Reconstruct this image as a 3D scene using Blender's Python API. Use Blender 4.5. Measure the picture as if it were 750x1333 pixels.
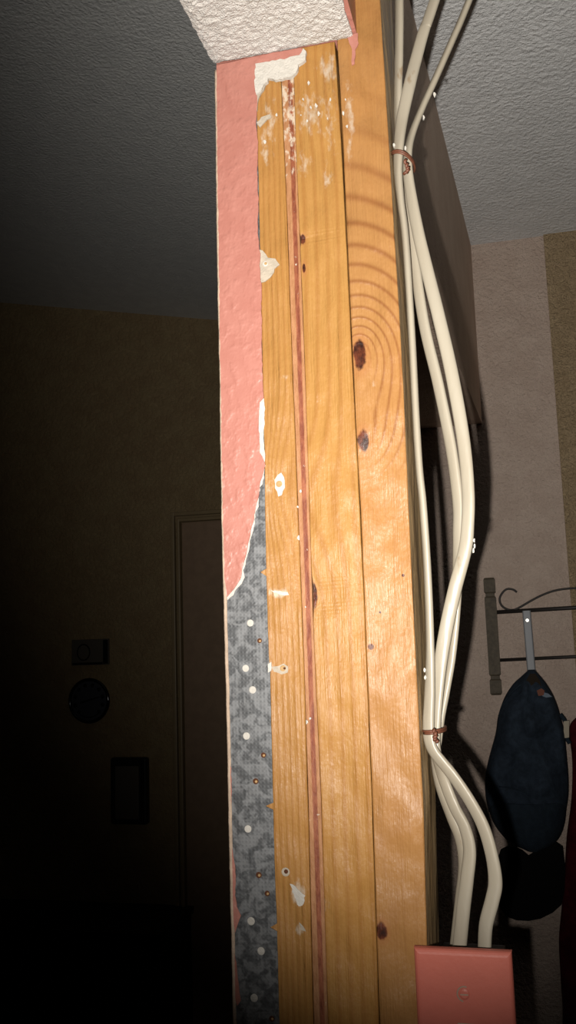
import bpy, bmesh, math, random
from mathutils import Vector, Matrix, noise
from mathutils.geometry import tessellate_polygon

random.seed(7)
for o in list(bpy.data.objects): bpy.data.objects.remove(o)
scene = bpy.context.scene
COL = scene.collection

# ------------------------------------------------------------------ camera
# World axes: x = across the post front (to the right), y = away from the viewer, z = up (metres).
F_PX, W_PX, H_PX = 1199.3, 750, 1333
PITCH, ROLL, YAW = 0.14434, -0.03179, 0.24139
C = Vector((0.21118, -0.65710, 1.56400))
_s, _c = math.sin(YAW), math.cos(YAW)
FW = Vector((-_s*math.cos(PITCH), _c*math.cos(PITCH), math.sin(PITCH)))
_r0 = Vector((_c, _s, 0)); _u0 = _r0.cross(FW)
RT = math.cos(ROLL)*_r0 + math.sin(ROLL)*_u0
UP = -math.sin(ROLL)*_r0 + math.cos(ROLL)*_u0
cd = bpy.data.cameras.new('camera'); cam = bpy.data.objects.new('camera', cd); COL.objects.link(cam)
cd.sensor_fit = 'VERTICAL'; cd.sensor_height = 24.0; cd.lens = F_PX*24.0/H_PX; cd.clip_start = 0.01
cam.matrix_world = Matrix(((RT.x, UP.x, -FW.x, C.x), (RT.y, UP.y, -FW.y, C.y), (RT.z, UP.z, -FW.z, C.z), (0, 0, 0, 1)))
scene.camera = cam

def ray(x, y): return (x-375)/F_PX*RT - (y-666.5)/F_PX*UP + FW
def at(x, y, v):                       # the point of the plane y = v seen at photo pixel (x, y)
    d = ray(x, y); return C + d*((v-C.y)/d.y)

# ------------------------------------------------------------------ world, flash, exposure
wd = bpy.data.worlds.new('world'); scene.world = wd; wd.use_nodes = True
wd.node_tree.nodes['Background'].inputs[0].default_value = (0.9, 0.95, 1.0, 1)
wd.node_tree.nodes['Background'].inputs[1].default_value = 0.0005
fl = bpy.data.lights.new('camera_flash', 'SPOT'); flash = bpy.data.objects.new('camera_flash', fl); COL.objects.link(flash)
fl.energy = 64.0; fl.color = (1.0, 0.945, 0.865); fl.shadow_soft_size = 0.003
fl.spot_size = math.radians(93); fl.spot_blend = 1.0
flash.location = C - 0.019*RT - 0.022*UP
_d = ray(575, 330).normalized()
_x = _d.cross(UP).normalized(); _y = _x.cross(_d)
_m = Matrix((( _x.x, _y.x, -_d.x), (_x.y, _y.y, -_d.y), (_x.z, _y.z, -_d.z)))
flash.rotation_euler = _m.to_euler(); flash.scale = (0.63, 1.0, 1.0)
vs = scene.view_settings
vs.view_transform = 'Standard'; vs.look = 'None'; vs.gamma = 1.0; vs.exposure = 0.0; vs.use_curve_mapping = False

# ------------------------------------------------------------------ node helpers
class S:
    """a shader socket (or number) with arithmetic"""
    def __init__(s, nt, k): s.nt, s.k = nt, k
    def m(s, op, *a):
        n = s.nt.nodes.new('ShaderNodeMath'); n.operation = op
        for i, x in enumerate((s,)+a):
            if isinstance(x, S): x = x.k
            if isinstance(x, (int, float)): n.inputs[i].default_value = x
            else: s.nt.links.new(x, n.inputs[i])
        return S(s.nt, n.outputs[0])
    def __add__(s, o): return s.m('ADD', o)
    def __radd__(s, o): return s.m('ADD', o)
    def __sub__(s, o): return s.m('SUBTRACT', o)
    def __mul__(s, o): return s.m('MULTIPLY', o)
    def __rmul__(s, o): return s.m('MULTIPLY', o)
    def __truediv__(s, o): return s.m('DIVIDE', o)
    def pw(s, e): return s.m('POWER', e)
    def clamp(s): return s.m('MAXIMUM', 0.0).m('MINIMUM', 1.0)
    def step(s, a, b):                 # smooth 0..1 from a to b
        n = s.nt.nodes.new('ShaderNodeMapRange'); n.interpolation_type = 'SMOOTHSTEP'
        s.nt.links.new(s.k, n.inputs[0]); n.inputs[1].default_value = a; n.inputs[2].default_value = b
        if a > b:
            n.inputs[1].default_value = b; n.inputs[2].default_value = a; n.inputs[3].default_value = 1; n.inputs[4].default_value = 0
        return S(s.nt, n.outputs[0])

def srgb(r, g, b):
    f = lambda c: (c/255/12.92) if c/255 <= .04045 else ((c/255+.055)/1.055)**2.4
    return (f(r), f(g), f(b), 1)

class Mat:
    def __init__(s, name, rough=.6, spec=.4, metal=0.0):
        s.mat = bpy.data.materials.new(name); s.mat.use_nodes = True
        s.nt = s.mat.node_tree; s.b = s.nt.nodes['Principled BSDF']
        s.b.inputs['Roughness'].default_value = rough; s.b.inputs['Specular IOR Level'].default_value = spec
        s.b.inputs['Metallic'].default_value = metal
        g = s.nt.nodes.new('ShaderNodeNewGeometry'); s.pos = g.outputs['Position']
        x = s.nt.nodes.new('ShaderNodeSeparateXYZ'); s.nt.links.new(s.pos, x.inputs[0])
        s.x, s.y, s.z = (S(s.nt, x.outputs[i]) for i in range(3))
    def noise(s, scale, detail=3, rough=.5, st=(1, 1, 1), off=0.0, dist=0.0):
        v = s.nt.nodes.new('ShaderNodeVectorMath'); v.operation = 'MULTIPLY_ADD'
        s.nt.links.new(s.pos, v.inputs[0]); v.inputs[1].default_value = st; v.inputs[2].default_value = (off, off*.7, off*.3)
        n = s.nt.nodes.new('ShaderNodeTexNoise'); s.nt.links.new(v.outputs[0], n.inputs['Vector'])
        n.inputs['Scale'].default_value = scale; n.inputs['Detail'].default_value = detail
        n.inputs['Roughness'].default_value = rough; n.inputs['Distortion'].default_value = dist
        return S(s.nt, n.outputs[0])
    def voronoi(s, scale, st=(1, 1, 1)):
        v = s.nt.nodes.new('ShaderNodeVectorMath'); v.operation = 'MULTIPLY'
        s.nt.links.new(s.pos, v.inputs[0]); v.inputs[1].default_value = st
        n = s.nt.nodes.new('ShaderNodeTexVoronoi'); s.nt.links.new(v.outputs[0], n.inputs['Vector']); n.inputs['Scale'].default_value = scale
        return S(s.nt, n.outputs[0])
    def mix(s, fac, a, b):
        n = s.nt.nodes.new('ShaderNodeMix'); n.data_type = 'RGBA'
        for i, x in ((0, fac), (6, a), (7, b)):
            if isinstance(x, S): x = x.k
            if isinstance(x, (int, float, tuple)): n.inputs[i].default_value = x
            else: s.nt.links.new(x, n.inputs[i])
        return n.outputs[2]
    def color(s, c):
        if isinstance(c, tuple): s.b.inputs['Base Color'].default_value = c
        else: s.nt.links.new(c, s.b.inputs['Base Color'])
        return s
    def rough(s, r): s.nt.links.new(r.k, s.b.inputs['Roughness']); return s
    def bump(s, h, dist):
        n = s.nt.nodes.new('ShaderNodeBump'); n.inputs['Distance'].default_value = dist; n.inputs['Strength'].default_value = 1.0
        s.nt.links.new(h.k, n.inputs['Height'])
        prev = s.b.inputs['Normal']
        if prev.is_linked:
            s.nt.links.new(prev.links[0].from_socket, n.inputs['Normal'])
        s.nt.links.new(n.outputs[0], prev); return s
    def blob(s, px, py, ru, rw, v=0.0):          # gaussian at a spot of the post's front, radii in metres
        p = at(px, py, v)
        a = (s.x - p.x)/ru; b = (s.z - p.z)/rw
        return ((a*a + b*b)*-1.0).m('EXPONENT')
    def dist2(s, px, py, ru, rw):
        p = at(px, py, 0); a = (s.x - p.x)/ru; b = (s.z - p.z)/rw
        return a*a + b*b

def plain(name, c, rough=.6, spec=.4, metal=0.0, var=.0, scale=80, bump=0.0, bscale=300):
    m = Mat(name, rough, spec, metal)
    if var > 0:
        n = m.noise(scale, 4, .6).step(.3, .7)
        m.color(m.mix(n, tuple(x*(1-var) for x in c[:3])+(1,), tuple(min(1, x*(1+var)) for x in c[:3])+(1,)))
    else: m.color(c)
    if bump: m.bump(m.noise(bscale, 3, .6), bump)
    return m.mat

# ------------------------------------------------------------------ materials
def wood(name, light, late, F, line_pow, line_amt, knots=(), chalk=(), off=0.0, rough=.36, fade=None, spec=.28, side=None):
    m = Mat(name, rough, spec)
    f = F(m)
    ln = (f*6.28318).m('SINE')*.5+.5
    ln = ln.pw(line_pow)
    if fade: ln = ln*fade(m)
    fib = m.noise(900, 3, .6, (1, 1, .03), off)
    big = m.noise(14, 3, .5, (1, 1, .35), off)
    col = m.mix(ln*line_amt*(big*.8+.55).clamp(), light, late)
    col = m.mix(fib.step(.35, .75)*.22, col, late)
    col = m.mix(big.step(.35, .75)*.35, col, tuple(a*b for a, b in zip(light[:3], (1.05, .93, .78)))+(1,))
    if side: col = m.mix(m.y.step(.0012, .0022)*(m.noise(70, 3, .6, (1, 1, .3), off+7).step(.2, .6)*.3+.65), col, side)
    wob = m.noise(160, 3, .6, (1, 1, .7), off+3)
    for (px, py, ru, rw, halo) in knots:
        d = m.dist2(px, py, ru, rw).m('SQRT') + (wob - .5)*.9
        col = m.mix(d.step(halo, .9)*.45, col, srgb(150, 98, 62))
        col = m.mix(d.step(1.15, .8), col, m.mix(wob.step(.35, .65), srgb(40, 20, 14), srgb(92, 46, 28)))
    if chalk:
        ch = None
        for (px, py, ru, rw, amt) in chalk:
            g = m.blob(px, py, ru, rw)*amt
            ch = g if ch is None else ch.m('MAXIMUM', g)
        cn = m.noise(230, 4, .65, (1, 1, .45), off+9)
        msk = (ch + cn - .5).step(.42, .78)*.75
        col = m.mix(msk, col, srgb(180, 168, 152))
    m.color(col)
    rn = m.noise(60, 3, .6, (1, 1, .5), off+5)
    m.rough(rn*.30 + (rough-.08))
    m.bump(m.noise(26, 2, .5, (1, 1, .55), off+1), .012)
    m.bump(fib, .0006)
    m.bump(ln, .00025)
    m.bump(m.noise(420, 2, .5, (1, 1, .6), off+2), .0004)
    return m.mat

def F1(m): return m.x*230.0 + m.noise(5, 2, .4, (1, 1, .6))*3.0 + m.blob(365, 632, .014, .05)*2.6
def F2(m): return m.x*118.0 + m.noise(4, 2, .4, (1, 1, .5), 4)*3.2 + m.blob(385, 655, .03, .05)*2.4 + m.blob(440, 90, .02, .05)*.8
def F3(m):
    d1 = m.dist2(469, 462, .0085, .0125); d2 = m.dist2(474, 575, .0075, .010)
    l1 = (d1 + 1.6).m('LOGARITHM', 2.71828); l2 = (d2 + 1.4).m('LOGARITHM', 2.71828)
    return l1*2.1 + l2*1.1 + m.x*14.0 + m.noise(9, 2, .5, (1, 1, .5), 2)*1.1
def fade3(m):
    k1 = at(469, 462, 0).z; k2 = at(474, 575, 0).z
    up = m.z.step(k1-.012, k1+.012).m('MAXIMUM', m.x.step(.116, .124)*m.z.step(k2-.03, k2+.01)).m('MAXIMUM', m.z.step(k2-.002, k2+.012)*m.z.step(k2+.03, k2+.02))
    return up*m.z.step(2.0, 1.88)*.75 + .10

G1, G1b = srgb(152, 112, 62), srgb(130, 85, 41)
G2, G2b = srgb(154, 114, 62), srgb(130, 84, 38)
G3, G3b = srgb(150, 109, 64), srgb(112, 67, 35)
M_stud1 = wood('pine_left', G1, G1b, F1, 1.5, .42, [], [(352, 160, .010, .045, .55), (345, 190, .006, .03, .6), (362, 772, .012, .006, .75), (350, 868, .006, .01, .6), (388, 1163, .007, .012, .85), (390, 1210, .006, .006, .7), (372, 490, .01, .004, .5), (350, 640, .006, .01, .6), (378, 720, .008, .006, .45)], 1.0)
M_stud2 = wood('pine_middle', G2, G2b, F2, 2.6, .5, [(394, 312, .0022, .004, 1.6), (409, 776, .0022, .009, 1.5), (396, 350, .0012, .004, 2.5)],
               [(405, 150, .016, .03, .62), (428, 90, .014, .02, .62), (395, 215, .012, .02, .55), (425, 230, .010, .02, .5), (430, 160, .014, .05, .5), (425, 1180, .010, .012, .45)], 2.0)
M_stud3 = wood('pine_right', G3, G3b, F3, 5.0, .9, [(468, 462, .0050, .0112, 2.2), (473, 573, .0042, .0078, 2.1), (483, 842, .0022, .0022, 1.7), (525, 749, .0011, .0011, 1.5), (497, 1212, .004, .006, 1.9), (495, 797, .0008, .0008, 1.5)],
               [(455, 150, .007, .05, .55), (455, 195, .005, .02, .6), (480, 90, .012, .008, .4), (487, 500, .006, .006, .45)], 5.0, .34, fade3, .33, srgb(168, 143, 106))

def mk_ply():
    m = Mat('plywood_edge', .6, .3)
    t = (m.x - m.noise(6, 2, .5, (1, 1, .4))*.0016 + .0008 - .0572)/.0088
    n = m.noise(350, 4, .65, (1, 1, .25))
    core = m.mix(n.step(.35, .7), srgb(104, 52, 34), srgb(136, 80, 54))
    side = m.mix(n.step(.3, .7), srgb(140, 96, 62), srgb(158, 114, 80))
    c = m.mix((t - .54).m('ABSOLUTE').step(.24, .15), side, core)
    ch = m.noise(300, 3, .6, (1, 1, .5), 20)
    c = m.mix((m.z.step(1.84, 2.0)*.32 + ch - .5).step(.26, .42)*.8, c, srgb(186, 174, 156))
    c = m.mix(ch.step(.70, .76)*.8, c, srgb(188, 176, 160))
    m.color(c); m.bump(n, .0012); return m.mat
M_ply = mk_ply()

def mk_pink():
    m = Mat('salmon_paint', .42, .45)
    n = m.noise(60, 4, .6)
    m.color(m.mix(n.step(.3, .7), srgb(157, 103, 92), srgb(163, 110, 99)))
    m.bump(m.noise(150, 2, .5, (1, 1, .8)).step(.40, .8), .0005)
    m.bump(m.noise(500, 2, .5), .00015); return m.mat
M_pink = mk_pink()
M_white = plain('white_compound', srgb(178, 174, 167), .85, .2, var=.06, scale=200, bump=.0008, bscale=500)
M_greyfl = plain('grey_compound', srgb(160, 150, 136), .8, .2, var=.1, scale=160, bump=.0008, bscale=400)
M_tan = plain('tan_filler', srgb(160, 130, 90), .8, .2, var=.15, scale=400)
M_darkhole = plain('rust_hole', srgb(76, 44, 26), .8, .2, var=.2, scale=600)
M_cream = plain('bead_nose_paint', srgb(168, 148, 130), .7, .3, var=.16, scale=60, bump=.0015, bscale=180)

def mk_galv():
    m = Mat('galvanised_steel', .5, .5, .3)
    a = m.noise(130, 3, .55, dist=.6).step(.40, .62)
    b = m.noise(420, 3, .6, off=4).step(.35, .7)
    gx = (m.x*2300).m('SINE')*.5+.5; gz = (m.z*2300).m('SINE')*.5+.5
    c = m.mix(a, srgb(70, 71, 73), srgb(107, 108, 110))
    c = m.mix(b*.18, c, srgb(130, 134, 138))
    c = m.mix((gx*gz).step(.4, .9)*.22, c, srgb(44, 48, 54))
    m.color(c); m.rough(a*.2+.42); m.bump(gx*gz, .00006); return m.mat
M_galv = mk_galv()

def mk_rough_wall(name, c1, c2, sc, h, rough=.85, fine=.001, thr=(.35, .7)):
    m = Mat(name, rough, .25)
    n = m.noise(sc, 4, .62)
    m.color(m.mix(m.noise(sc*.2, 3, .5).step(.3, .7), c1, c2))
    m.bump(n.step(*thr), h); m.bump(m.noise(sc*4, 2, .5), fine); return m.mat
M_soffit = mk_rough_wall('white_popcorn_soffit', srgb(184, 180, 175), srgb(190, 186, 182), 190, .0005)
M_ceil = mk_rough_wall('popcorn_ceiling', srgb(216, 217, 218), srgb(224, 225, 226), 120, .0034, thr=(.1, .9), fine=.0004)
M_ceil_l = mk_rough_wall('popcorn_ceiling_far_room', srgb(218, 219, 219), srgb(226, 227, 226), 120, .0034, thr=(.1, .9), fine=.0004)
M_wall_r = mk_rough_wall('beige_knockdown_wall', srgb(196, 176, 163), srgb(204, 185, 172), 150, .0055, .7, thr=(.1, .9), fine=.0002)
M_wall_b = mk_rough_wall('brown_coarse_wall', srgb(186, 162, 128), srgb(196, 172, 138), 130, .007, .8, thr=(.15, .85))
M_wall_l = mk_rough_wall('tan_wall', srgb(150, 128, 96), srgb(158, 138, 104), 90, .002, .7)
M_beam = mk_rough_wall('beige_beam', srgb(190, 166, 148), srgb(198, 176, 158), 75, .0010, .7)
M_floor = plain('brown_carpet', srgb(58, 48, 40), .95, .1, var=.2, scale=200, bump=.004, bscale=400)
M_door = plain('brown_door', srgb(146, 122, 100), .5, .4, var=.08, scale=30)
M_trim = plain('tan_trim', srgb(140, 122, 92), .45, .4, var=.05, scale=30)

def mk_cable():
    m = Mat('cream_cable_jacket', .36, .45)
    st = m.noise(45, 4, .7, (1, 1, .5), 3)
    c = m.mix(m.noise(12, 3, .5).step(.3, .7), srgb(146, 138, 123), srgb(153, 146, 132))
    c = m.mix((st.step(.66, .74))*.5, c, srgb(116, 88, 54))
    m.color(c); m.bump(m.noise(120, 2, .5, (1, 1, .3)), .0006); return m.mat
M_cable = mk_cable()
M_tie = plain('brown_twist_tie', srgb(96, 58, 42), .5, .4, var=.15, scale=300)
M_plate = plain('salmon_plate_paint', srgb(180, 98, 84), .42, .4, var=.03, scale=50, bump=.00015, bscale=260)
M_slot = plain('grey_toggle', srgb(150, 128, 112), .5, .4)
M_box = plain('dark_blue_plastic', srgb(20, 22, 26), .5, .4)
M_iron = plain('black_iron', srgb(34, 30, 28), .5, .4, var=.2, scale=200)
M_rackwood = plain('dark_grey_wood', srgb(74, 66, 54), .6, .3, var=.25, scale=120, bump=.001, bscale=300)
M_strap = plain('grey_steel_strap', srgb(96, 98, 102), .5, .5, .4)
M_screw = plain('bright_screw', srgb(220, 220, 215), .3, .5, .5)
M_cap1 = plain('navy_twill', srgb(37, 46, 57), .9, .15, var=.25, scale=90, bump=.0015, bscale=500)
M_cap1b = plain('navy_twill_brim', srgb(30, 39, 48), .9, .15, var=.2, scale=90, bump=.0015, bscale=500)
M_cap2 = plain('black_twill', srgb(12, 12, 13), .95, .1)
M_inside = plain('brown_lining', srgb(40, 33, 26), .9, .1)
M_label = plain('rust_red_label', srgb(104, 62, 48), .7, .2)
M_bluetag = plain('blue_grey_tag', srgb(92, 104, 118), .6, .2)
M_palet = plain('pale_buckle', srgb(158, 148, 130), .6, .3)
M_maroon = plain('maroon_fleece', srgb(66, 14, 22), .95, .1, var=.3, scale=40, bump=.003, bscale=300)
M_face = plain('dial_face', srgb(62, 64, 72), .5, .3)
M_black = plain('black_plastic', srgb(24, 24, 25), .45, .4)
M_black2 = plain('black_ink', srgb(14, 14, 14), .6, .2)
M_cab = plain('black_lacquer', srgb(16, 15, 14), .5, .3, var=.2, scale=40)
M_chrome = plain('chrome', srgb(210, 210, 210), .12, .5, 1.0)
M_rim = plain('smoked_chrome', srgb(70, 70, 72), .14, .5, 1.0)
M_gloss = plain('glossy_black', srgb(20, 20, 21), .12, .5)
M_plaque = plain('plaque_board', srgb(92, 86, 78), .6, .2)

# ------------------------------------------------------------------ object helpers
def tag(o, label=None, cat=None, group=None, kind=None):
    if label: o['label'] = label
    if cat: o['category'] = cat
    if group: o['group'] = group
    if kind: o['kind'] = kind
    return o
def empty(name, loc, label, cat, group=None):
    o = bpy.data.objects.new(name, None); COL.objects.link(o); o.location = loc; o.empty_display_size = .02
    return tag(o, label, cat, group)
def wloc(o):
    p = Vector((0, 0, 0))
    while o is not None: p += Vector(o.location); o = o.parent
    return p
def obj(name, bm, mat, parent=None, smooth=False, origin=None):
    """one mesh object from a bmesh in world coordinates"""
    base = wloc(parent) if parent else Vector((0, 0, 0))
    org = Vector(origin) if origin is not None else base
    bmesh.ops.translate(bm, verts=bm.verts, vec=-org)
    bmesh.ops.recalc_face_normals(bm, faces=bm.faces)
    me = bpy.data.meshes.new(name); bm.to_mesh(me); bm.free()
    me.materials.append(mat)
    if smooth:
        for p in me.polygons: p.use_smooth = True
    o = bpy.data.objects.new(name, me); COL.objects.link(o)
    if parent: o.parent = parent
    o.location = org - base
    return o
def struct(name, bm, mat, smooth=False, label=None):
    o = obj(name, bm, mat, None, smooth); o['kind'] = 'structure'
    if label: o['label'] = label
    return o
def box(x0, x1, y0, y1, z0, z1, bev=0.0, bm=None, seg=2):
    bm2 = bmesh.new()
    bmesh.ops.create_cube(bm2, size=1.0)
    for v in bm2.verts:
        v.co = Vector(((x0+x1)/2+v.co.x*(x1-x0), (y0+y1)/2+v.co.y*(y1-y0), (z0+z1)/2+v.co.z*(z1-z0)))
    if bev: bmesh.ops.bevel(bm2, geom=bm2.edges[:], offset=bev, segments=seg, affect='EDGES', profile=.5)
    if bm is None: return bm2
    me = bpy.data.meshes.new('t'); bm2.to_mesh(me); bm2.free(); bm.from_mesh(me); bpy.data.meshes.remove(me); return bm
def quad(pts):
    bm = bmesh.new(); bm.faces.new([bm.verts.new(p) for p in pts]); return bm
def slab(pts, d):                       # a polygon of 3D points given a thickness vector d
    bm = bmesh.new(); d = Vector(d)
    a = [bm.verts.new(p) for p in pts]; b = [bm.verts.new(Vector(p)+d) for p in pts]
    tris = tessellate_polygon([[Vector(p) for p in pts]])
    for t in tris:
        try: bm.faces.new([a[i] for i in t]); bm.faces.new([b[i] for i in reversed(t)])
        except ValueError: pass
    n = len(pts)
    for i in range(n):
        try: bm.faces.new((a[i], a[(i+1) % n], b[(i+1) % n], b[i]))
        except ValueError: pass
    return bm
def jag(pts, step=5.0, amp=.8, seed=1):
    rnd = random.Random(seed); out = []
    for i, p in enumerate(pts):
        q = pts[(i+1) % len(pts)]; L = math.hypot(q[0]-p[0], q[1]-p[1]); n = max(1, int(L/step))
        for k in range(n):
            t = k/n; out.append((p[0]+(q[0]-p[0])*t+rnd.uniform(-amp, amp), p[1]+(q[1]-p[1])*t+rnd.uniform(-amp, amp)))
    return out
def flake(name, px, v_back, thick, mat, parent, step=4, amp=.7, seed=1):
    """a thin chip of material lying on the post front: outline as a polygon on the plane y = v_back"""
    pts = [at(x, y, v_back) for x, y in jag(px, step, amp, seed)]
    return obj(name, slab(pts, (0, -thick, 0)), mat, parent)
def disc(c, r, depth, axis='y', n=16, rim=.2):
    """small domed disc facing -y (towards the viewer)"""
    bm = bmesh.new(); rings = []
    for rr, d in ((r, 0), (r, depth*.6), (r*(1-rim), depth)):
        rings.append([bm.verts.new((c[0]+rr*math.cos(2*math.pi*k/n), c[1]-d, c[2]+rr*math.sin(2*math.pi*k/n))) for k in range(n)])
    for a, b in zip(rings, rings[1:]):
        for k in range(n): bm.faces.new((a[k], a[(k+1) % n], b[(k+1) % n], b[k]))
    bm.faces.new(rings[-1]); bm.faces.new(rings[0][::-1]); return bm
def catmull(P, n):
    out = []
    Q = [P[0]]+list(P)+[P[-1]]
    for i in range(1, len(Q)-2):
        a, b, c, d = (Vector(Q[i+k]) for k in (-1, 0, 1, 2))
        for k in range(n):
            t = k/n
            out.append(.5*((2*b)+(c-a)*t+(2*a-5*b+4*c-d)*t*t+(3*b-a-3*c+d)*t**3))
    out.append(Vector(P[-1])); return out
def sweep(P, a, b=None, th=None, n=14, cap=True, bm=None, power=2.0):
    """tube along points; a, b half axes; th list of angles of the wide axis; power > 2 flattens the sides"""
    bm = bm or bmesh.new(); b = b or a; rings = []; N = len(P); ref = Vector((1, 0, 0))
    for i, p in enumerate(P):
        t = (P[min(i+1, N-1)]-P[max(i-1, 0)]).normalized()
        e1 = ref - t*ref.dot(t)
        if e1.length < .15: e1 = Vector((0, 0, 1)) - t*t.z
        e1.normalize(); e2 = t.cross(e1)
        if th is None: ref = e1
        A = th[i] if th else 0.0
        w1 = math.cos(A)*e1+math.sin(A)*e2; w2 = -math.sin(A)*e1+math.cos(A)*e2
        rg = []
        for k in range(n):
            ph = 2*math.pi*k/n; cs, sn = math.cos(ph), math.sin(ph)
            cx = math.copysign(abs(cs)**(2/power), cs); sx = math.copysign(abs(sn)**(2/power), sn)
            rg.append(bm.verts.new(p+w1*(a*cx)+w2*(b*sx)))
        rings.append(rg)
    for r, q in zip(rings, rings[1:]):
        for k in range(n): bm.faces.new((r[k], r[(k+1) % n], q[(k+1) % n], q[k]))
    if cap: bm.faces.new(rings[0][::-1]); bm.faces.new(rings[-1])
    return bm
def loft(rings, closed=True, bm=None, capends=False):
    bm = bm or bmesh.new(); R = [[bm.verts.new(p) for p in r] for r in rings]
    for a, b in zip(R, R[1:]):
        n = len(a)
        for k in range(n if closed else n-1): bm.faces.new((a[k], a[(k+1) % n], b[(k+1) % n], b[k]))
    if capends: bm.faces.new(R[0][::-1]); bm.faces.new(R[-1])
    return bm

# ------------------------------------------------------------------ the setting
struct('floor', box(-3.0, 3.4, -4.6, 2.75, -.1, 0), M_floor)
struct('wall_back_right', box(-.15, .316, 1.35, 1.45, 0, 2.5), M_wall_r, label='beige knockdown-textured wall behind the coat rack')
struct('wall_right_panel', box(.316, 3.4, 1.343, 1.45, 0, 2.5), M_wall_b, label='brown coarse-textured stretch of wall at the right edge')
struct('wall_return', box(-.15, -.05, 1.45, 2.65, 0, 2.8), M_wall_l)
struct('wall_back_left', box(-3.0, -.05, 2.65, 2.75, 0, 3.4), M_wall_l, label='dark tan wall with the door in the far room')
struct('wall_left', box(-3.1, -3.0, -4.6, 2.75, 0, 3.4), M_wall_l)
struct('wall_right', box(3.4, 3.5, -4.6, 1.45, 0, 2.5), M_wall_r)
struct('wall_rear', box(-3.0, 3.4, -4.7, -4.6, 0, 3.4), M_wall_r)
struct('ceiling_right', quad([(.06, -4.6, 2.44), (3.4, -4.6, 2.44), (3.4, 1.4, 2.44), (.06, 1.4, 2.44)]), M_ceil, label='grey popcorn ceiling over the near right room')
# the far room's ceiling climbs gently to the left
zl = lambda u: 2.665 - .2*u
struct('ceiling_left', quad([(.03, -4.6, zl(.03)), (-3.0, -4.6, zl(-3.0)), (-3.0, 2.7, zl(-3.0)), (.03, 2.7, zl(.03))]), M_ceil_l, label='dark popcorn ceiling of the far left room')
struct('ceiling_strip', box(-.06, .12, 1.4, 2.7, 2.6, 2.8), M_ceil_l)

# beam over the opening, towards the viewer: salmon sides, white popcorn soffit
struct('wall_beam_front', box(.0005, .1172, -4.6, .09, 2.036, 2.70), M_pink, label='salmon painted side of the beam above the post')
def popcorn():
    bm = bmesh.new(); nu, nv = 84, 240; g = {}
    L = .34
    for j in range(nv+1):
        for i in range(nu+1):
            u = -.0008+.1146*i/nu; v = -L*j/nv - .0004
            h = noise.fractal(Vector((u*190, v*190, 0)), 1.0, 2.0, 3)
            h = .0020 + .0011*max(-.6, min(1.2, h))
            e = min(i, nu-i, j)/3.0
            h *= min(1.0, .35+.65*e)
            if j == 0: v += .0012*noise.noise(Vector((u*220, 3.3, 0)))-.0006
            if i in (0, nu): u += .0012*noise.noise(Vector((v*160, 7.7+i, 0)))
            g[i, j] = bm.verts.new((u, v, 2.0345-h))
    for j in range(nv):
        for i in range(nu): bm.faces.new((g[i, j], g[i+1, j], g[i+1, j+1], g[i, j+1]))
    # skirt up into the beam
    rim = [(i, 0) for i in range(nu+1)]+[(nu, j) for j in range(1, nv+1)]+[(i, nv) for i in range(nu-1, -1, -1)]+[(0, j) for j in range(nv-1, 0, -1)]
    top = [bm.verts.new((g[k].co.x, g[k].co.y, 2.037)) for k in rim]
    for a in range(len(rim)):
        b = (a+1) % len(rim); bm.faces.new((g[rim[a]], g[rim[b]], top[b], top[a]))
    return bm
struct('ceiling_soffit', popcorn(), M_soffit, label='white popcorn underside of the beam above the post')
struct('ceiling_soffit_rear', box(.0, .1134, -4.6, -.34, 2.031, 2.038), M_soffit)
# the same beam goes on behind the post
def back_beam():
    pts = [(.02, .092, 2.03), (.100, .092, 2.03), (.159, 1.35, 2.03), (.02, 1.35, 2.03)]
    return slab(pts, (0, 0, .67))
struct('wall_beam_back', back_beam(), M_beam, label='shaded beige beam running on behind the post to the far wall')

# door in the far room
DV = 2.65
p0 = at(224, 668, DV); xl = p0.x; zt = p0.z
p1 = at(238, 681, DV); xi = p1.x; zi = p1.z
xr = xi+.76
dm = box(xi, xr, DV-.012, DV, 0.01, zi, .002)
door = struct('door_1', dm, M_door, label='dark brown door in the far room')
def frame_piece(name, x0, x1, y0, y1, z0, z1, b=.003): obj(name, box(x0, x1, y0, y1, z0, z1, b), M_trim, door)
for nm, a, b in (('casing', xl, xl+(xi-xl)*.35), ('casing', xl+(xi-xl)*.62, xi-.004)):
    d = .022 if a == xl else .030
    frame_piece(nm, a, b, DV-d, DV, 0, zt if a == xl else zt-(a-xl))
    frame_piece(nm, xr+(xl+(xi-xl)-b), xr+(xi-a), DV-d, DV, 0, zt)
    frame_piece('head_casing', a, xr+(xi-a), DV-d+.001, DV, zt-(b-xl), zt-(a-xl))
obj('backing_strip', box(xl, xr+.06, DV-.004, DV, zi, zt), M_trim, door)

# ------------------------------------------------------------------ the post
post = empty('framing_post', (.07, .045, 0), 'bare pine stud post with plywood spacer under the white popcorn beam', 'post')
def edge(px):                           # edge line of a board: photo spots -> x as a function of height
    T = sorted((at(x, y, 0).z, at(x, y, 0).x) for x, y in px)
    def f(z):
        if z <= T[0][0]: return T[0][1]
        for (z0, x0), (z1, x1) in zip(T, T[1:]):
            if z <= z1: return x0+(x1-x0)*(z-z0)/(z1-z0)
        return T[-1][1]
    return f
E_PL = edge([(366, 110), (369, 180), (374, 300), (380.5, 480), (392, 780), (396.5, 900), (401, 1050), (408, 1333)])
E_PR = edge([(383, 110), (385, 180), (390, 300), (397, 480), (406.5, 780), (411.5, 900), (418, 1040), (427, 1333)])
E_23 = edge([(436, 58), (444, 180), (447, 240), (461, 520), (467.5, 640), (474, 780), (478.5, 900), (484, 1040), (494, 1333)])
E_R = edge([(495, 0), (511, 260), (525, 500), (536, 750), (547, 960), (552, 1060), (556, 1233), (559, 1333)])
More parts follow.
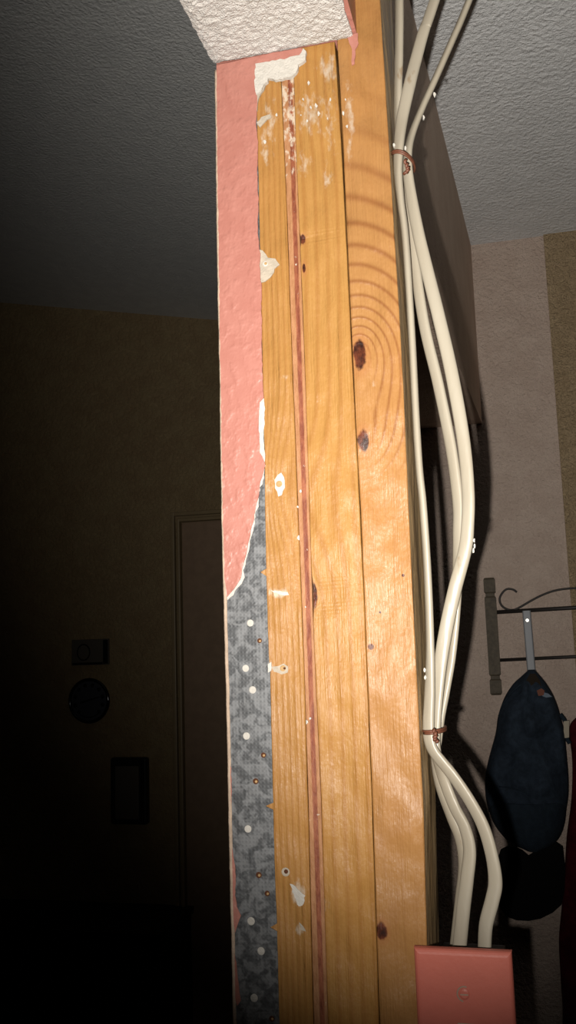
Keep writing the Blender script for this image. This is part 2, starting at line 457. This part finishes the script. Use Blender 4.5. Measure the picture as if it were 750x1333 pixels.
def stud(fx0, fx1, y0, y1, z0, z1, r, seed, notch=(), nseg=140):
    """a milled stud: rounded long edges, slightly wavy, with small chips out of the front edges"""
    rings = []
    zs = [z0, z0+.6]+[1.25+(z1-1.25)*i/nseg for i in range(nseg+1)]
    for z in zs:
        w = lambda k: .00025*noise.noise(Vector((z*9+seed*13.1, k*5.7, seed)))+.0001*noise.noise(Vector((z*60, k*3.1, seed)))
        a0, a1 = fx0(z)+w(0), fx1(z)+w(1)
        nl = nr = 0
        for (zc, h, d, side) in notch:
            g = d*math.exp(-((z-zc)/h)**2)
            if side < 0: nl += g
            else: nr += g
        pts = []
        for (cx, cy, s0) in ((a0+r, y0+r, 180), (a1-r, y0+r, 270), (a1-r, y1-r, 0), (a0+r, y1-r, 90)):
            for k in range(4):
                A = math.radians(s0+30*k)
                px, py = cx+r*math.cos(A), cy+r*math.sin(A)
                if s0 == 180: px += nl*(k/3 < .9); py += nl*.8*(k/3)
                if s0 == 270: px -= nr*(k > 0); py += nr*.8*(1-k/3)
                pts.append(Vector((px, py, z)))
        rings.append(pts)
    return loft(rings, True, capends=True)
ZH = 2.0330
s1 = obj('stud', stud(lambda z: .0165, E_PL, .0, .089, 0, ZH, .0012, 1, nseg=260), M_stud1, post)
ply = obj('plywood_spacer', stud(lambda z: E_PL(z)+.0002, lambda z: E_PR(z)-.0003, .0010, .088, 0, ZH, .0005, 2, nseg=260), M_ply, post)
nz = at(408, 776, 0).z
s2 = obj('stud', stud(E_PR, E_23, -.0006, .089, 0, ZH, .0009, 3, [(nz, .011, .0022, -1), (at(394, 312, 0).z, .004, .0012, -1)], nseg=300), M_stud2, post)
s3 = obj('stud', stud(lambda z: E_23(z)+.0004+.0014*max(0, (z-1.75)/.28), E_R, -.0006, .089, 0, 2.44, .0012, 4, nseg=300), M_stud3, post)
for o in (s1, ply, s2, s3):
    o['label'] = {s1: 'fine grained left stud beside the metal strip', ply: 'reddish brown plywood edge between two studs', s2: 'straight grained middle stud', s3: 'orange right stud with two dark knots'}[o]

# left drywall (mostly hidden behind its own edge) and the metal corner bead
obj('drywall_sheet', box(.0012, .0135, .0006, .089, 0, ZH), M_pink, post)
bead_px = [(283.5, 91), (333, 84), (336, 200), (339, 330), (342, 480), (345, 600), (345, 640), (347, 740), (339, 745), (347, 750), (350, 850), (351, 864), (353, 868), (352, 878), (354, 960), (356, 1045), (346, 1049), (356, 1054),
           (358.5, 1150), (361, 1202), (352, 1207), (361, 1212), (364, 1333), (366, 1400), (310, 1400), (306.5, 1333), (300.5, 1040), (294.5, 780), (289.5, 520), (284.5, 240)]
bead = flake('corner_bead', bead_px, -.0001, .0009, M_galv, post, 14, .25, 3)
bead['label'] = 'mottled grey galvanised corner strip with white dots'
# rounded nose of the bead: the pale line along the left edge
nose = [(282, 93), (283, 160), (284, 240), (286, 380), (289, 520), (291, 660), (294, 780), (297, 900), (300, 1040), (303, 1180), (306.5, 1333), (308, 1400)]
nz_pts = catmull([at(x, y, .0002) for x, y in nose], 14)
nz_pts = [p+Vector((.0004*noise.noise(Vector((p.z*70, 1.3, 0))), 0, 0)) for p in nz_pts]
obj('bead_nose', sweep(nz_pts, .0016, .0022, n=10), M_cream, bead, True)
for (x, y, r) in ((326, 811, 4.6), (320, 870, 4.6), (329, 898, 4.8), (321, 958, 4.7), (323, 1079, 4.6), (327, 1199, 4.9), (340, 1238, 4.8), (331, 1299, 4.8)):
    obj('filler_dot', disc(at(x, y, -.0010), r/1790, .0006), M_white, bead)
for (x, y, r) in ((338, 834, 3.2), (343, 983, 3.4), (333, 1017, 3.8), (337, 1139, 3.8), (348, 1163, 3.4), (354, 1326, 3.4)):
    h = obj('nail_hole', disc(at(x, y, -.0010), r/1790, .0003), M_darkhole, bead)
    obj('nail_hole', disc(at(x+.6, y+.4, -.0013), r*.45/1790, .0002), M_tan, bead)

# compound and salmon paint still sticking to the upper bead
white_px = [(300, 500), (341, 512), (345, 524), (344.5, 548), (343.5, 575), (345, 596), (346, 606), (342, 630), (339, 634), (337, 650), (337, 660), (333, 668), (331, 686), (326, 705), (323, 722), (317, 742), (319, 752), (314, 760), (309, 766), (304, 774), (296, 781), (293, 760), (291, 640)]
comp = flake('joint_compound', white_px, -.0010, .0005, M_white, post, 4, .7, 5)
paint_px = [(282.5, 86), (300, 82), (330, 75), (360, 69), (392, 63), (398, 68), (390, 75), (365, 81), (342, 86), (334, 91), (333, 105), (335.5, 130), (334, 160), (336.5, 190), (335, 220), (337, 260), (336, 300), (339, 330), (338.5, 350), (340.5, 370), (341, 420),
            (342, 480), (343.5, 518), (338, 524), (337.5, 560), (339, 590), (345.5, 604), (343.5, 615), (339, 627), (337, 645), (334, 660), (330, 680), (326, 697), (322, 718), (316, 740), (313, 755), (306, 765), (300, 772), (296, 777),
            (293, 755), (291, 680), (289, 560), (287, 450), (285, 300), (283.5, 200)]
paint = flake('paint_layer', paint_px, -.0012, .0012, M_pink, post, 5, .6, 6)
paint['label'] = 'salmon textured paint peeling off the metal strip'
for px_, sd in (([(299, 1085), (303, 1105), (307.5, 1140), (306.5, 1165), (309, 1180), (313.5, 1192), (309, 1207), (306, 1214), (303, 1190), (301, 1130)], 7), ([(306, 1240), (309, 1262), (312, 1288), (314, 1302), (309, 1309), (306.5, 1300)], 8), ([(298, 985), (301, 1000), (302, 1030), (301, 1052), (299.5, 1030)], 9)):
    flake('paint_remnant', px_, -.0009, .0006, M_pink, post, 4, .5, sd)
# plaster lump under the beam, flakes on the left stud
lump = flake('plaster_lump', [(334, 86), (352, 83), (375, 79), (392, 75), (396, 66), (400, 70), (398, 80), (390, 88), (389, 95), (383, 101), (372, 105), (360, 107), (351, 105), (347, 112), (341, 122), (335, 126), (333, 108)], -.0004, .0034, M_white, post, 4, .9, 11)
flake('plaster_flake', [(334, 112), (341, 106), (347, 108), (344, 118), (338, 128), (336, 140), (334, 150), (333, 130)], -.0004, .0016, M_greyfl, post, 4, .9, 12)
flake('plaster_flake', [(335, 160), (341, 154), (352, 150), (354, 153), (344, 160), (338, 166)], -.0002, .0012, M_greyfl, s1, 3, .8, 13)
fk = flake('plaster_flake', [(336, 325), (342, 326), (347, 332), (349, 336), (359, 337), (364, 345), (358, 350), (357, 355), (352, 362), (346, 367), (340, 369), (338, 350)], -.0002, .0010, M_greyfl, s1, 4, .5, 14)
obj('screw_hole', disc(at(345.5, 343.5, -.0011), .0022, .0007, n=12), M_white, s1); obj('screw_hole', disc(at(346, 343, -.0018), .0012, .0003, n=12), M_tan, s1)
flake('plaster_patch', [(366, 616), (370, 622), (371, 634), (367, 645), (363, 647), (361, 640), (358, 636), (358, 625), (362, 619)], -.0001, .0009, M_white, s1, 4, .6, 15)
obj('filler_dot', disc(at(363.5, 630, -.0009), .0024, .0004), M_tan, s1)
flake('plaster_patch', [(354, 868), (362, 867), (370, 864), (375, 868), (375, 875), (367, 878), (357, 874)], -.0001, .0005, M_greyfl, s1, 3, .6, 16)
obj('screw_head', disc(at(368.5, 870, -.0005), .0022, .0006), M_tan, s1); obj('screw_hole', disc(at(370.5, 870, -.0011), .0009, .0002), M_darkhole, s1)
flake('plaster_patch', [(349, 864), (353, 862), (354, 873), (349, 876)], -.0009, .0005, M_white, post, 3, .5, 17)
obj('screw_head', disc(at(372, 1135, -.0002), .0030, .0006), M_greyfl, s1); obj('screw_hole', disc(at(372.5, 1134.5, -.0008), .0015, .0002), M_darkhole, s1)
flake('plaster_smear', [(378, 1150), (384, 1153), (390, 1160), (397, 1165), (396, 1176), (390, 1180), (385, 1170), (380, 1158)], -.0001, .0004, M_white, s1, 3, 1.0, 18)
flake('plaster_smear', [(389, 1200), (395, 1205), (399, 1213), (393, 1211)], -.0001, .0003, M_greyfl, s1, 3, .8, 19)
flake('plaster_smear', [(352, 768), (362, 769), (374, 771), (377, 775), (368, 775), (357, 771)], -.0001, .0003, M_white, s1, 3, .8, 20)
rnd = random.Random(3)
for (x, y) in ((395, 130), (405, 140), (412, 138), (400, 158), (415, 148), (392, 150), (430, 130), (427, 155), (402, 108), (360, 150), (450, 130), (452, 165), (447, 148), (388, 660), (389, 700), (392, 640), (345, 185), (400, 940), (404, 935), (398, 790)):
    s = rnd.uniform(.9, 2.2)
    q = [(x+s*math.cos(k*1.05)*rnd.uniform(.5, 1.1), y+1.6*s*math.sin(k*1.05)*rnd.uniform(.5, 1.2)) for k in range(6)]
    flake('plaster_crumb', q, -.0007, .0007, M_white, s3 if x > 440 else (s2 if x > 393 else (ply if x > 380 else s1)), 4, .3, int(x+y))
# hanging strip of paint at the right corner of the beam
flake('paint_strip', [(452, 48), (466, 44), (467, 58), (463, 66), (462, 84), (458, 86), (459, 66), (455, 58)], -.0016, .0012, M_pink, post, 4, .5, 21)

# ------------------------------------------------------------------ cables
def cable(name, pts, label):
    """pts: (x, y, v, twist degrees) as photo spots on a depth plane"""
    P, T = [], []
    q0, q1 = at(*pts[0][:3]), at(*pts[1][:3]); d = (q0-q1)/(q0.z-q1.z)
    for z_, k in ((2.44, .8), (2.25, .95)): P.append(q0+d*(z_-q0.z)*k+Vector((0, 0, (z_-q0.z)*(1-k)))); T.append(math.radians(pts[0][3]))
    for x, y, v, t in pts: P.append(at(x, y, v)); T.append(math.radians(t))
    n = 8; PP = catmull(P, n); TT = []
    for i in range(len(T)-1): TT += [T[i]+(T[i+1]-T[i])*k/n for k in range(n)]
    TT.append(T[-1])
    base = P[-1]
    root = empty(name, base, label, 'cable', 'cream cables beside the post')
    obj('jacket', sweep(PP, .0050, .0027, TT, 18, power=2.3), M_cable, root, True)
    return root
V1, V2, V3 = .016, .024, .038
cA = cable('electrical_cable', [(566, 0, .03, 25), (552, 40, .028, 15), (541, 80, .025, 5), (533, 112, .022, 0), (523.5, 156, .02, 15), (519.5, 190, V1, 40), (518.5, 224, V1, 60), (522, 262, V1, 75), (528, 310, V1, 78), (534, 400, V1, 78), (538, 470, V1, 78), (541.5, 540, V1, 78), (546, 610, V1, 78),
            (551, 660, V1, 76), (557, 750, V1, 74), (560, 840, V1, 70), (559.5, 900, V1, 50), (558, 940, V1, 40), (559, 962, V1, 40), (566, 980, V1, 45), (589, 1009, V1, 40), (612, 1043, V1, 40), (630, 1078, V1, 35), (641, 1117, V1, 35), (645, 1149, V1, 20), (641, 1172, V1, 20), (633, 1203, V1, 25), (631, 1233, V1, 30), (631, 1256, V1, 30)],
           'cream cable lying nearest the stud, ending rightmost at the switch plate')
cB = cable('electrical_cable', [(611, 0, .05, 60), (590, 50, .045, 60), (568, 100, .04, 60), (550, 140, .036, 60), (536, 176, .03, 55), (530.5, 205, V2, 50), (533, 240, V2, 40), (544, 300, V2, 25), (557, 355, V2, 10), (571, 411, V2, 0), (588, 485, V2, 0), (603, 570, V2, 12), (609.5, 637, V2, 25), (609, 682, V2, 20), (605.5, 716, V2, 10),
            (592, 768, V2, 0), (581, 818, V2, 0), (573.5, 863, V2, 20), (569, 908, V2, 35), (567, 941, V2, 45), (566, 965, V2, 45), (569, 985, V2, 50), (576, 1010, .03, 45), (591, 1049, .03, 40), (605, 1077, .03, 35), (611.5, 1107, .03, 30), (608, 1145, .03, 20), (603.5, 1182, .03, 15), (598.5, 1231, .03, 10), (597.5, 1254, .03, 10)],
           'cream cable bowed farthest out to the right of the stud')
cC = cable('electrical_cable', [(520, 0, .03, 55), (520, 40, .03, 55), (519.5, 80, .03, 55), (518.5, 120, .03, 60), (519, 160, .034, 60), (523, 200, V3, 60), (527, 240, V3, 50), (536, 312, V3, 40), (551.5, 418, V3, 40), (571, 502, V3, 40), (588, 587, V3, 40), (596.5, 654, V3, 40), (597, 690, V3, 40), (596, 735, V3, 50), (594, 790, V3, 60), (588, 851, V3, 60),
            (580.5, 896, V3, 60), (574, 930, V3, 60), (570, 960, V3, 60), (567, 985, .040, 60), (572, 1020, .044, 55), (587, 1062, .044, 50), (600, 1095, .044, 45), (604, 1130, .044, 45), (600, 1172, .044, 40), (594, 1231, .044, 30), (593, 1250, .044, 30)],
           'thin cream cable running behind the bowed one')
for (par, x, y, v) in ((cB, 617.5, 704, V2), (cB, 618, 711, V2), (cB, 616.5, 717, V2), (cA, 513, 190, V1), (cB, 566, 124, .036), (cB, 552, 154, .033), (cB, 528, 194, V2), (cA, 553, 872, V1), (cA, 553.5, 882, V1)):
    q = [(x+2.0*math.cos(k*1.05)*rnd.uniform(.5, 1), y+3.6*math.sin(k*1.05)*rnd.uniform(.6, 1.1)) for k in range(6)]
    flake('paint_fleck', q, v, .0016, M_white, par, 3, .3, int(x*3+y))

def twist_tie(px, label, tilt, tail):
    """thin wire wound once and a half round the bundle, with a twisted tail"""
    c = [at(x, y, v) for x, y, v in px]
    cen = sum(c, Vector())/len(c)
    hw = max(abs(p.x-cen.x) for p in c)+.0052
    root = empty('twist_tie', cen, label, 'tie', 'ties around the cables')
    P = []
    for k in range(34):
        A = 2*math.pi*k/22 - 2.4
        P.append(cen+Vector((hw*math.cos(A), .0175*math.sin(A), tilt*math.cos(A)+.0022*k/33-.001)))
    obj('loop', sweep(P, .0010, n=8), M_tie, root, True)
    T = catmull([at(*t) for t in tail], 8)
    T = [p+Vector((.0008*math.sin(i*1.3), .0008*math.cos(i*1.3), 0)) for i, p in enumerate(T)]
    obj('tail', sweep(T, .0011, n=8), M_tie, root, True)
twist_tie([(518.5, 212, V1), (530.5, 212, V2), (524, 212, V3)], 'dark brown twist tie round the cables near the ceiling', -.004, [(527, 208, .004), (530, 216, .003), (531, 222, .002), (527, 226, .003)])
twist_tie([(558, 950, V1), (566, 950, V2), (572, 950, V3)], 'dark brown twist tie round the cables above the switch plate', .0005, [(564, 950, .002), (567, 956, .001), (566, 962, .001), (570, 966, .003)])

# ------------------------------------------------------------------ switch plate and box
PV = -.014
a = at(538.5, 1238.5, PV); b = at(666.5, 1241, PV)
pw = b.x-a.x; zt_ = (a.z+b.z)/2+.0012; ph = .114; pc = Vector(((a.x+b.x)/2, PV, zt_-ph/2))
plate = empty('switch_plate', (pc.x, PV+.006, pc.z), 'salmon painted wall switch plate below the cables', 'switch plate')
bm = box(a.x, b.x, PV, PV+.0062, zt_-ph, zt_)
bmesh.ops.bevel(bm, geom=[e for e in bm.edges if all(v.co.y < PV+.001 for v in e.verts)], offset=.0034, segments=4, affect='EDGES', profile=.55)
obj('cover', bm, M_plate, plate)
for dz in (.0302, -.0302):
    sc = obj('screw', disc((pc.x, PV+.0002, pc.z+dz), .0034, .0014, n=20, rim=.35), M_plate, plate, False)
    obj('slot', box(pc.x-.0026, pc.x+.0026, PV-.0014, PV-.0011, pc.z+dz-.0004, pc.z+dz+.0004), M_slot, sc)
obj('chipped_ring', sweep([Vector((pc.x+.0046*math.cos(t*.3), PV-.0001, pc.z+.0302+.0046*math.sin(t*.3))) for t in range(4, 16)], .0005, n=6), M_slot, plate)
obj('toggle_frame', box(pc.x-.0055, pc.x+.0055, PV-.0006, PV+.001, pc.z-.0125, pc.z+.0125, .0004), M_slot, plate)
bm = bmesh.new()
loft([[Vector((pc.x+sx*.0040*k, PV-d, pc.z+dz+sz*h)) for sx, sz in ((-1, -1), (1, -1), (1, 1), (-1, 1))] for d, dz, h, k in ((0, 0, .0065, 1), (.006, .004, .0050, .9), (.013, .0085, .0038, .8), (.014, .009, .003, .6))], True, bm, True)
obj('toggle', bm, M_plate, plate)
ebox = empty('electrical_box', (pc.x, PV+.04, pc.z-.04), 'dark plastic junction box fixed to the stud behind the switch plate', 'junction box')
x0 = .1402; x1 = b.x-.006
obj('box_body', box(x0, x1, PV+.0064, .062, zt_-ph+.012, zt_-.018, .002), M_box, ebox)
obj('nail_bracket', box(x0-.0012, x0, PV+.02, .05, zt_-ph+.03, zt_-.03), M_strap, ebox)

# ------------------------------------------------------------------ coat rack on the right wall
RV = 1.350
c0 = at(641.5, 830, RV-.02)
rack = empty('coat_rack', (c0.x, RV, c0.z), 'dark iron and wood coat rack on the beige wall', 'coat rack')
def rail_post(dx):
    g = []
    top = at(640, 752, RV-.02).z; bot = at(640, 905, RV-.02).z; hw = .0118
    xc = c0.x+dx
    prof = [(top, .8), (top-.004, 1), (top-.030, 1), (top-.033, .78), (top-.039, .78), (top-.042, 1), (bot+.042, 1), (bot+.039, .78), (bot+.033, .78), (bot+.030, 1), (bot+.004, 1), (bot, .8)]
    rings = [[Vector((xc+sx*hw*k, RV-.012+sy*.012*k, z)) for sx, sy in ((-1, -1), (1, -1), (1, 1), (-1, 1))] for z, k in prof]
    obj('upright', loft(rings, True, capends=True), M_rackwood, rack)
XR2 = .62
rail_post(0); rail_post(XR2)
zb1 = at(650, 797, RV-.015).z; zb2 = at(653, 859.5, RV-.015).z; tz1 = (at(750, 789.5, RV-.015).z-zb1)/(at(750, 789.5, RV-.015).x-c0.x); 
def zbar(z, x): return z+.02*(x-c0.x)
for zb, r in ((zb1, .0042), (zb2, .0035)):
    obj('bar', sweep([Vector((c0.x+.004, RV-.014, zb)), Vector((c0.x+.2, RV-.014, zbar(zb, c0.x+.2))), Vector((c0.x+XR2-.004, RV-.014, zb+.004))], r, n=10), M_iron, rack, True)
scr = [(673, 771), (668, 767.5), (660, 767), (654, 772), (650.5, 780), (653, 788), (660, 793), (668, 794), (676, 791), (688, 784), (703, 776), (720, 769.5), (737, 766.5), (752, 766), (775, 770), (800, 778), (820, 785)]
obj('scroll', sweep(catmull([at(x, y, RV-.014) for x, y in scr], 6), .0022, n=8), M_iron, rack, True)
def hook(px, full=True):
    A = at(px, 795, RV-.024); B = at(px+6.5, 874, RV-.024); w = .0085
    path = [A, A+(B-A)*.4, B, B+Vector((0, -.006, -.012)), B+Vector((0, -.020, -.018)), B+Vector((0, -.042, -.012)), B+Vector((0, -.046, .004))]
    P = catmull(path, 6)
    st = obj('strap_hook', sweep(P, w, .0016, n=12, power=4), M_strap, rack, False)
    obj('hook_screw', disc(A+(B-A)*.16+Vector((0, -.0018, 0)), .0036, .0014, n=14), M_screw, st)
    return B
HB = hook(685.5); hook(770); hook(860)

# ------------------------------------------------------------------ caps and jacket on the rack
def outline_loft(rows, v_back, depth, n=18, fold=.0, seed=0, y_of=None):
    """hanging soft thing: rows (y, xl, xr, bulge 0..1); flat back on y = v_back, rounded front"""
    rings = []
    for (y, xl_, xr_, k) in rows:
        a = at(xl_, y, v_back); b = at(xr_, y, v_back); z = (a.z+b.z)/2; cx = (a.x+b.x)/2; hw = (b.x-a.x)/2
        rg = []
        for i in range(n):
            A = math.pi+math.pi*i/(n-1)
            f = fold*noise.noise(Vector((math.cos(A)*2.2+seed, z*26, seed*3.1)))
            rg.append(Vector((cx+hw*math.cos(A), v_back+depth*k*math.sin(A)*(1+f*3)+f*.01, z)))
        for i in range(1, 6):
            rg.append(Vector((cx+hw-2*hw*i/6, v_back+.001, z)))
        rings.append(rg)
    return loft(rings, True, capends=True)
def densify(rows, m=4):
    P = catmull([Vector((r[1], r[2], r[0])) for r in rows], m); K = catmull([Vector((r[3], 0, r[0])) for r in rows], m)
    return [(p.z, p.x, p.y, max(.05, k.x)) for p, k in zip(P, K)]
capA = empty('baseball_cap', (HB.x, RV-.05, HB.z), 'navy blue cap hanging from the coat rack hook', 'cap', 'caps on the coat rack')
V_A = 1.272
rowsA = densify([(872, 688, 696, .12), (880, 679, 703, .3), (890, 668, 711, .5), (905, 658, 720, .7), (920, 652, 726, .82), (934, 648, 730, .9), (955, 645, 735, .97), (985, 637, 738, 1), (1010, 632, 740, 1), (1035, 632, 740, .95), (1056, 636, 737, .8)])
obj('crown', outline_loft(rowsA, V_A, .062, 22, .22, 2), M_cap1, capA, True)
# brim: a curved, drooping sheet below the crown
def brim(rows, v0, d, mat, par, name='brim'):
    top = []; n = 20
    rings = []
    for (y, xl_, xr_, k) in rows:
        a = at(xl_, y, v0); b = at(xr_, y, v0); cx, hw, z = (a.x+b.x)/2, (b.x-a.x)/2, (a.z+b.z)/2
        fr = [Vector((cx+hw*math.cos(math.pi+math.pi*i/(n-1)), v0+d*k*math.sin(math.pi+math.pi*i/(n-1)), z)) for i in range(n)]
        bk = [p+Vector((0, .0035, 0)) for p in reversed(fr)]
        rings.append(fr+bk)
    return obj(name, loft(rings, True, capends=True), mat, par, True)
brim(densify([(1040, 637, 736, 1.02), (1056, 637, 737, 1.04), (1072, 643, 735, .98), (1086, 653, 730, .9), (1096, 664, 722, .8), (1103, 682, 706, .7)]), V_A-.004, .064, M_cap1b, capA)
# back opening flap, edge of the back panel, labels, buckle
flp = [(700, 876), (688, 876), (672, 890), (660, 905), (652, 922), (648, 934), (654, 930), (664, 915), (676, 901), (690, 893), (704, 897), (715, 912), (722, 925), (728, 934), (722, 912), (712, 890)]
def on_cap(x, y, extra=.002):        # depth of the crown front below a photo spot
    r = min(rowsA, key=lambda q: abs(q[0]-y)); c_, h_ = (r[1]+r[2])/2, (r[2]-r[1])/2
    t = max(-.98, min(.98, (x-c_)/h_)); return V_A-.062*r[3]*math.sqrt(1-t*t)-extra
bm = sweep(catmull([at(x, y, on_cap(x, y, .0)) for x, y in ((650, 932), (655, 917), (664, 904), (676, 893), (690, 888), (704, 892), (714, 904), (722, 918), (727, 932))], 5), .0022, n=8)
obj('back_edge', bm, M_cap1b, capA, True)
obj('back_opening', slab([at(x, y, on_cap(694, 890, .0015)) for x, y in ((690, 877), (685, 886), (683, 895), (690, 901), (699, 903), (706, 897), (703, 886), (697, 877))], (0, .004, 0)), M_inside, capA)
obj('inner_label', slab([at(x, y, on_cap(702, 902, .003)) for x, y in ((699, 899), (705, 896), (709, 899), (708, 905), (701, 906))], (0, .002, 0)), M_label, capA)
obj('care_tag', slab([at(x, y, on_cap(712, 905, .004)) for x, y in ((707, 901), (714, 903), (719, 907), (711, 908), (706, 906))], (0, .002, 0)), M_bluetag, capA)
obj('strap_buckle', slab([at(x, y, V_A-.012) for x, y in ((734, 939), (741, 938), (741, 960), (734, 961))], (0, .004, 0)), M_palet, capA)
obj('strap', sweep(catmull([at(x, y, V_A-.010) for x, y in ((729, 930), (736, 940), (738, 960), (742, 968))], 5), .004, .0012, n=8), M_cap1b, capA, True)
seam = catmull([at(x, y, on_cap(x, y, .0005)) for x, y in ((650, 1024), (665, 1026), (684, 1032), (697, 1044), (704, 1053))], 5)
obj('seam', sweep(seam, .0013, n=6), M_cap1b, capA, True)

capB = empty('baseball_cap', (HB.x, RV-.02, at(690, 1110, 1.33).z), 'black cap hanging lower, behind the navy cap', 'cap', 'caps on the coat rack')
V_B = 1.336
obj('crown', outline_loft(densify([(1000, 660, 726, .5), (1030, 656, 730, .9), (1060, 654, 732, 1), (1080, 656, 730, 1)]), V_B, .035, 18, .1, 5), M_cap2, capB, True)
bumps = [(652, 1106), (660, 1102), (670, 1103), (680, 1107), (688, 1114), (696, 1109), (706, 1107), (716, 1102), (724, 1096), (733, 1102), (736, 1130), (735, 1160), (731, 1178), (720, 1188), (704, 1196), (688, 1199), (672, 1198), (659, 1193), (650, 1180), (645, 1150), (647, 1120)]
obj('brim', slab([at(x, y, V_B-.037-.004*math.cos((x-690)/30)) for x, y in bumps], (0, .004, 0)), M_cap2, capB)

# jacket hanging at the right edge of the picture
JV = 1.335
j0 = at(762, 930, JV)
jack = empty('jacket', (j0.x+.12, RV-.03, at(790, 1500, JV).z), 'dark maroon jacket hanging at the right edge beside the caps', 'jacket')
rowsJ = densify([(915, 800, 815, .15), (922, 770, 850, .4), (935, 748, 880, .6), (950, 741, 905, .75), (990, 745, 915, .85), (1040, 744, 920, .9), (1090, 738, 925, 1), (1140, 735, 930, 1), (1190, 731, 930, 1), (1230, 728, 935, 1), (1290, 731, 935, 1), (1340, 733, 940, 1), (1500, 728, 945, 1), (1650, 730, 945, .95)])
obj('body', outline_loft(rowsJ, JV, .048, 40, .35, 9), M_maroon, jack, True)
obj('collar', sweep(catmull([at(x, y, JV-.035) for x, y in ((780, 930), (795, 918), (815, 914), (835, 920), (848, 932))], 6), .012, .007, n=10), M_maroon, jack, True)

# ------------------------------------------------------------------ things on the dark wall of the far room
WV = 2.649
dc = at(117.5, 912, WV); dr = 29/363
dial = empty('dial_thermometer', (dc.x, WV, dc.z), 'round dial with dark hour marks on the dark wall', 'dial')
obj('face', disc((dc.x, WV, dc.z), dr*.95, .012, n=48, rim=.04), M_face, dial)
ringp = [Vector((dc.x+dr*math.cos(t*math.pi/24), WV-.010, dc.z+dr*math.sin(t*math.pi/24))) for t in range(49)]
obj('rim', sweep(ringp, .006, .007, n=10, cap=False), M_rim, dial, True)
for k in range(12):
    A = math.radians(30*k+15)
    if 250 < math.degrees(A) < 290: continue
    obj('mark', disc((dc.x+dr*.74*math.cos(A), WV-.0121, dc.z+dr*.74*math.sin(A)), dr*.10, .001, n=10), M_black2, dial)
obj('hand', slab([(dc.x-.035, WV-.0135, dc.z-.012), (dc.x+.045, WV-.0135, dc.z+.012), (dc.x+.044, WV-.0135, dc.z+.016), (dc.x-.037, WV-.0135, dc.z-.003)], (0, .001, 0)), M_black2, dial)
obj('lower_arc', sweep([Vector((dc.x+dr*.78*math.cos(t), WV-.0125, dc.z+dr*.78*math.sin(t))) for t in [math.radians(225+9*k) for k in range(11)]], .002, n=6), M_black2, dial)

A_ = at(95, 833, WV); B_ = at(143, 865, WV)
plq = empty('wall_plaque', ((A_.x+B_.x)/2, WV, B_.z), 'small rectangular plaque above the round dial', 'plaque')
obj('board', box(A_.x, B_.x, WV-.012, WV, B_.z, A_.z, .002), M_plaque, plq)
obj('side_strip', box(B_.x-.022, B_.x-.002, WV-.0135, WV-.0115, B_.z+.004, A_.z-.004), M_black2, plq)
obj('lower_strip', box(A_.x+.004, B_.x-.024, WV-.0135, WV-.0115, B_.z+.002, B_.z+.010), M_black2, plq)
pcx, pcz = A_.x+(B_.x-A_.x)*.33, (A_.z+B_.z)/2
obj('emblem', sweep([Vector((pcx+.026*math.cos(t*math.pi/12), WV-.0125, pcz+.030*math.sin(t*math.pi/12))) for t in range(25)], .0025, n=6, cap=False), M_black2, plq)

A_ = at(148, 985, WV); B_ = at(196, 1072, WV)
pan = empty('wall_phone', ((A_.x+B_.x)/2, WV, B_.z), 'dark upright rectangular wall unit below the round dial', 'wall unit')
obj('body', box(A_.x, B_.x, WV-.035, WV, B_.z, A_.z, .010, seg=3), M_black, pan)
obj('front_panel', box(A_.x+.022, B_.x-.030, WV-.039, WV-.030, B_.z+.02, A_.z-.03, .003), M_plaque, pan)
obj('side_rail', box(B_.x-.020, B_.x-.008, WV-.046, WV-.030, B_.z+.02, A_.z-.004, .004, seg=3), M_gloss, pan)

A_ = at(206, 1217, 2.30)
cabn = empty('cabinet', (A_.x-.45, 2.47, 0), 'black low cabinet standing in the far dark room', 'cabinet')
obj('carcass', box(A_.x-.9, A_.x-.01, 2.31, 2.64, .06, A_.z-.025, .003), M_cab, cabn)
obj('top', box(A_.x-.91, A_.x, 2.30, 2.645, A_.z-.025, A_.z, .003), M_cab, cabn)
obj('plinth', box(A_.x-.88, A_.x-.03, 2.34, 2.62, 0, .06), M_cab, cabn)
for k in range(2):
    xx = A_.x-.89+.44*k
    d = obj('door', box(xx, xx+.43, 2.295, 2.31, .08, A_.z-.04, .003), M_cab, cabn)
    kx = xx+(.40 if k == 0 else .03)
    obj('knob', disc((kx, 2.296, A_.z-.18), .012, .018, n=14, rim=.4), M_black, d)
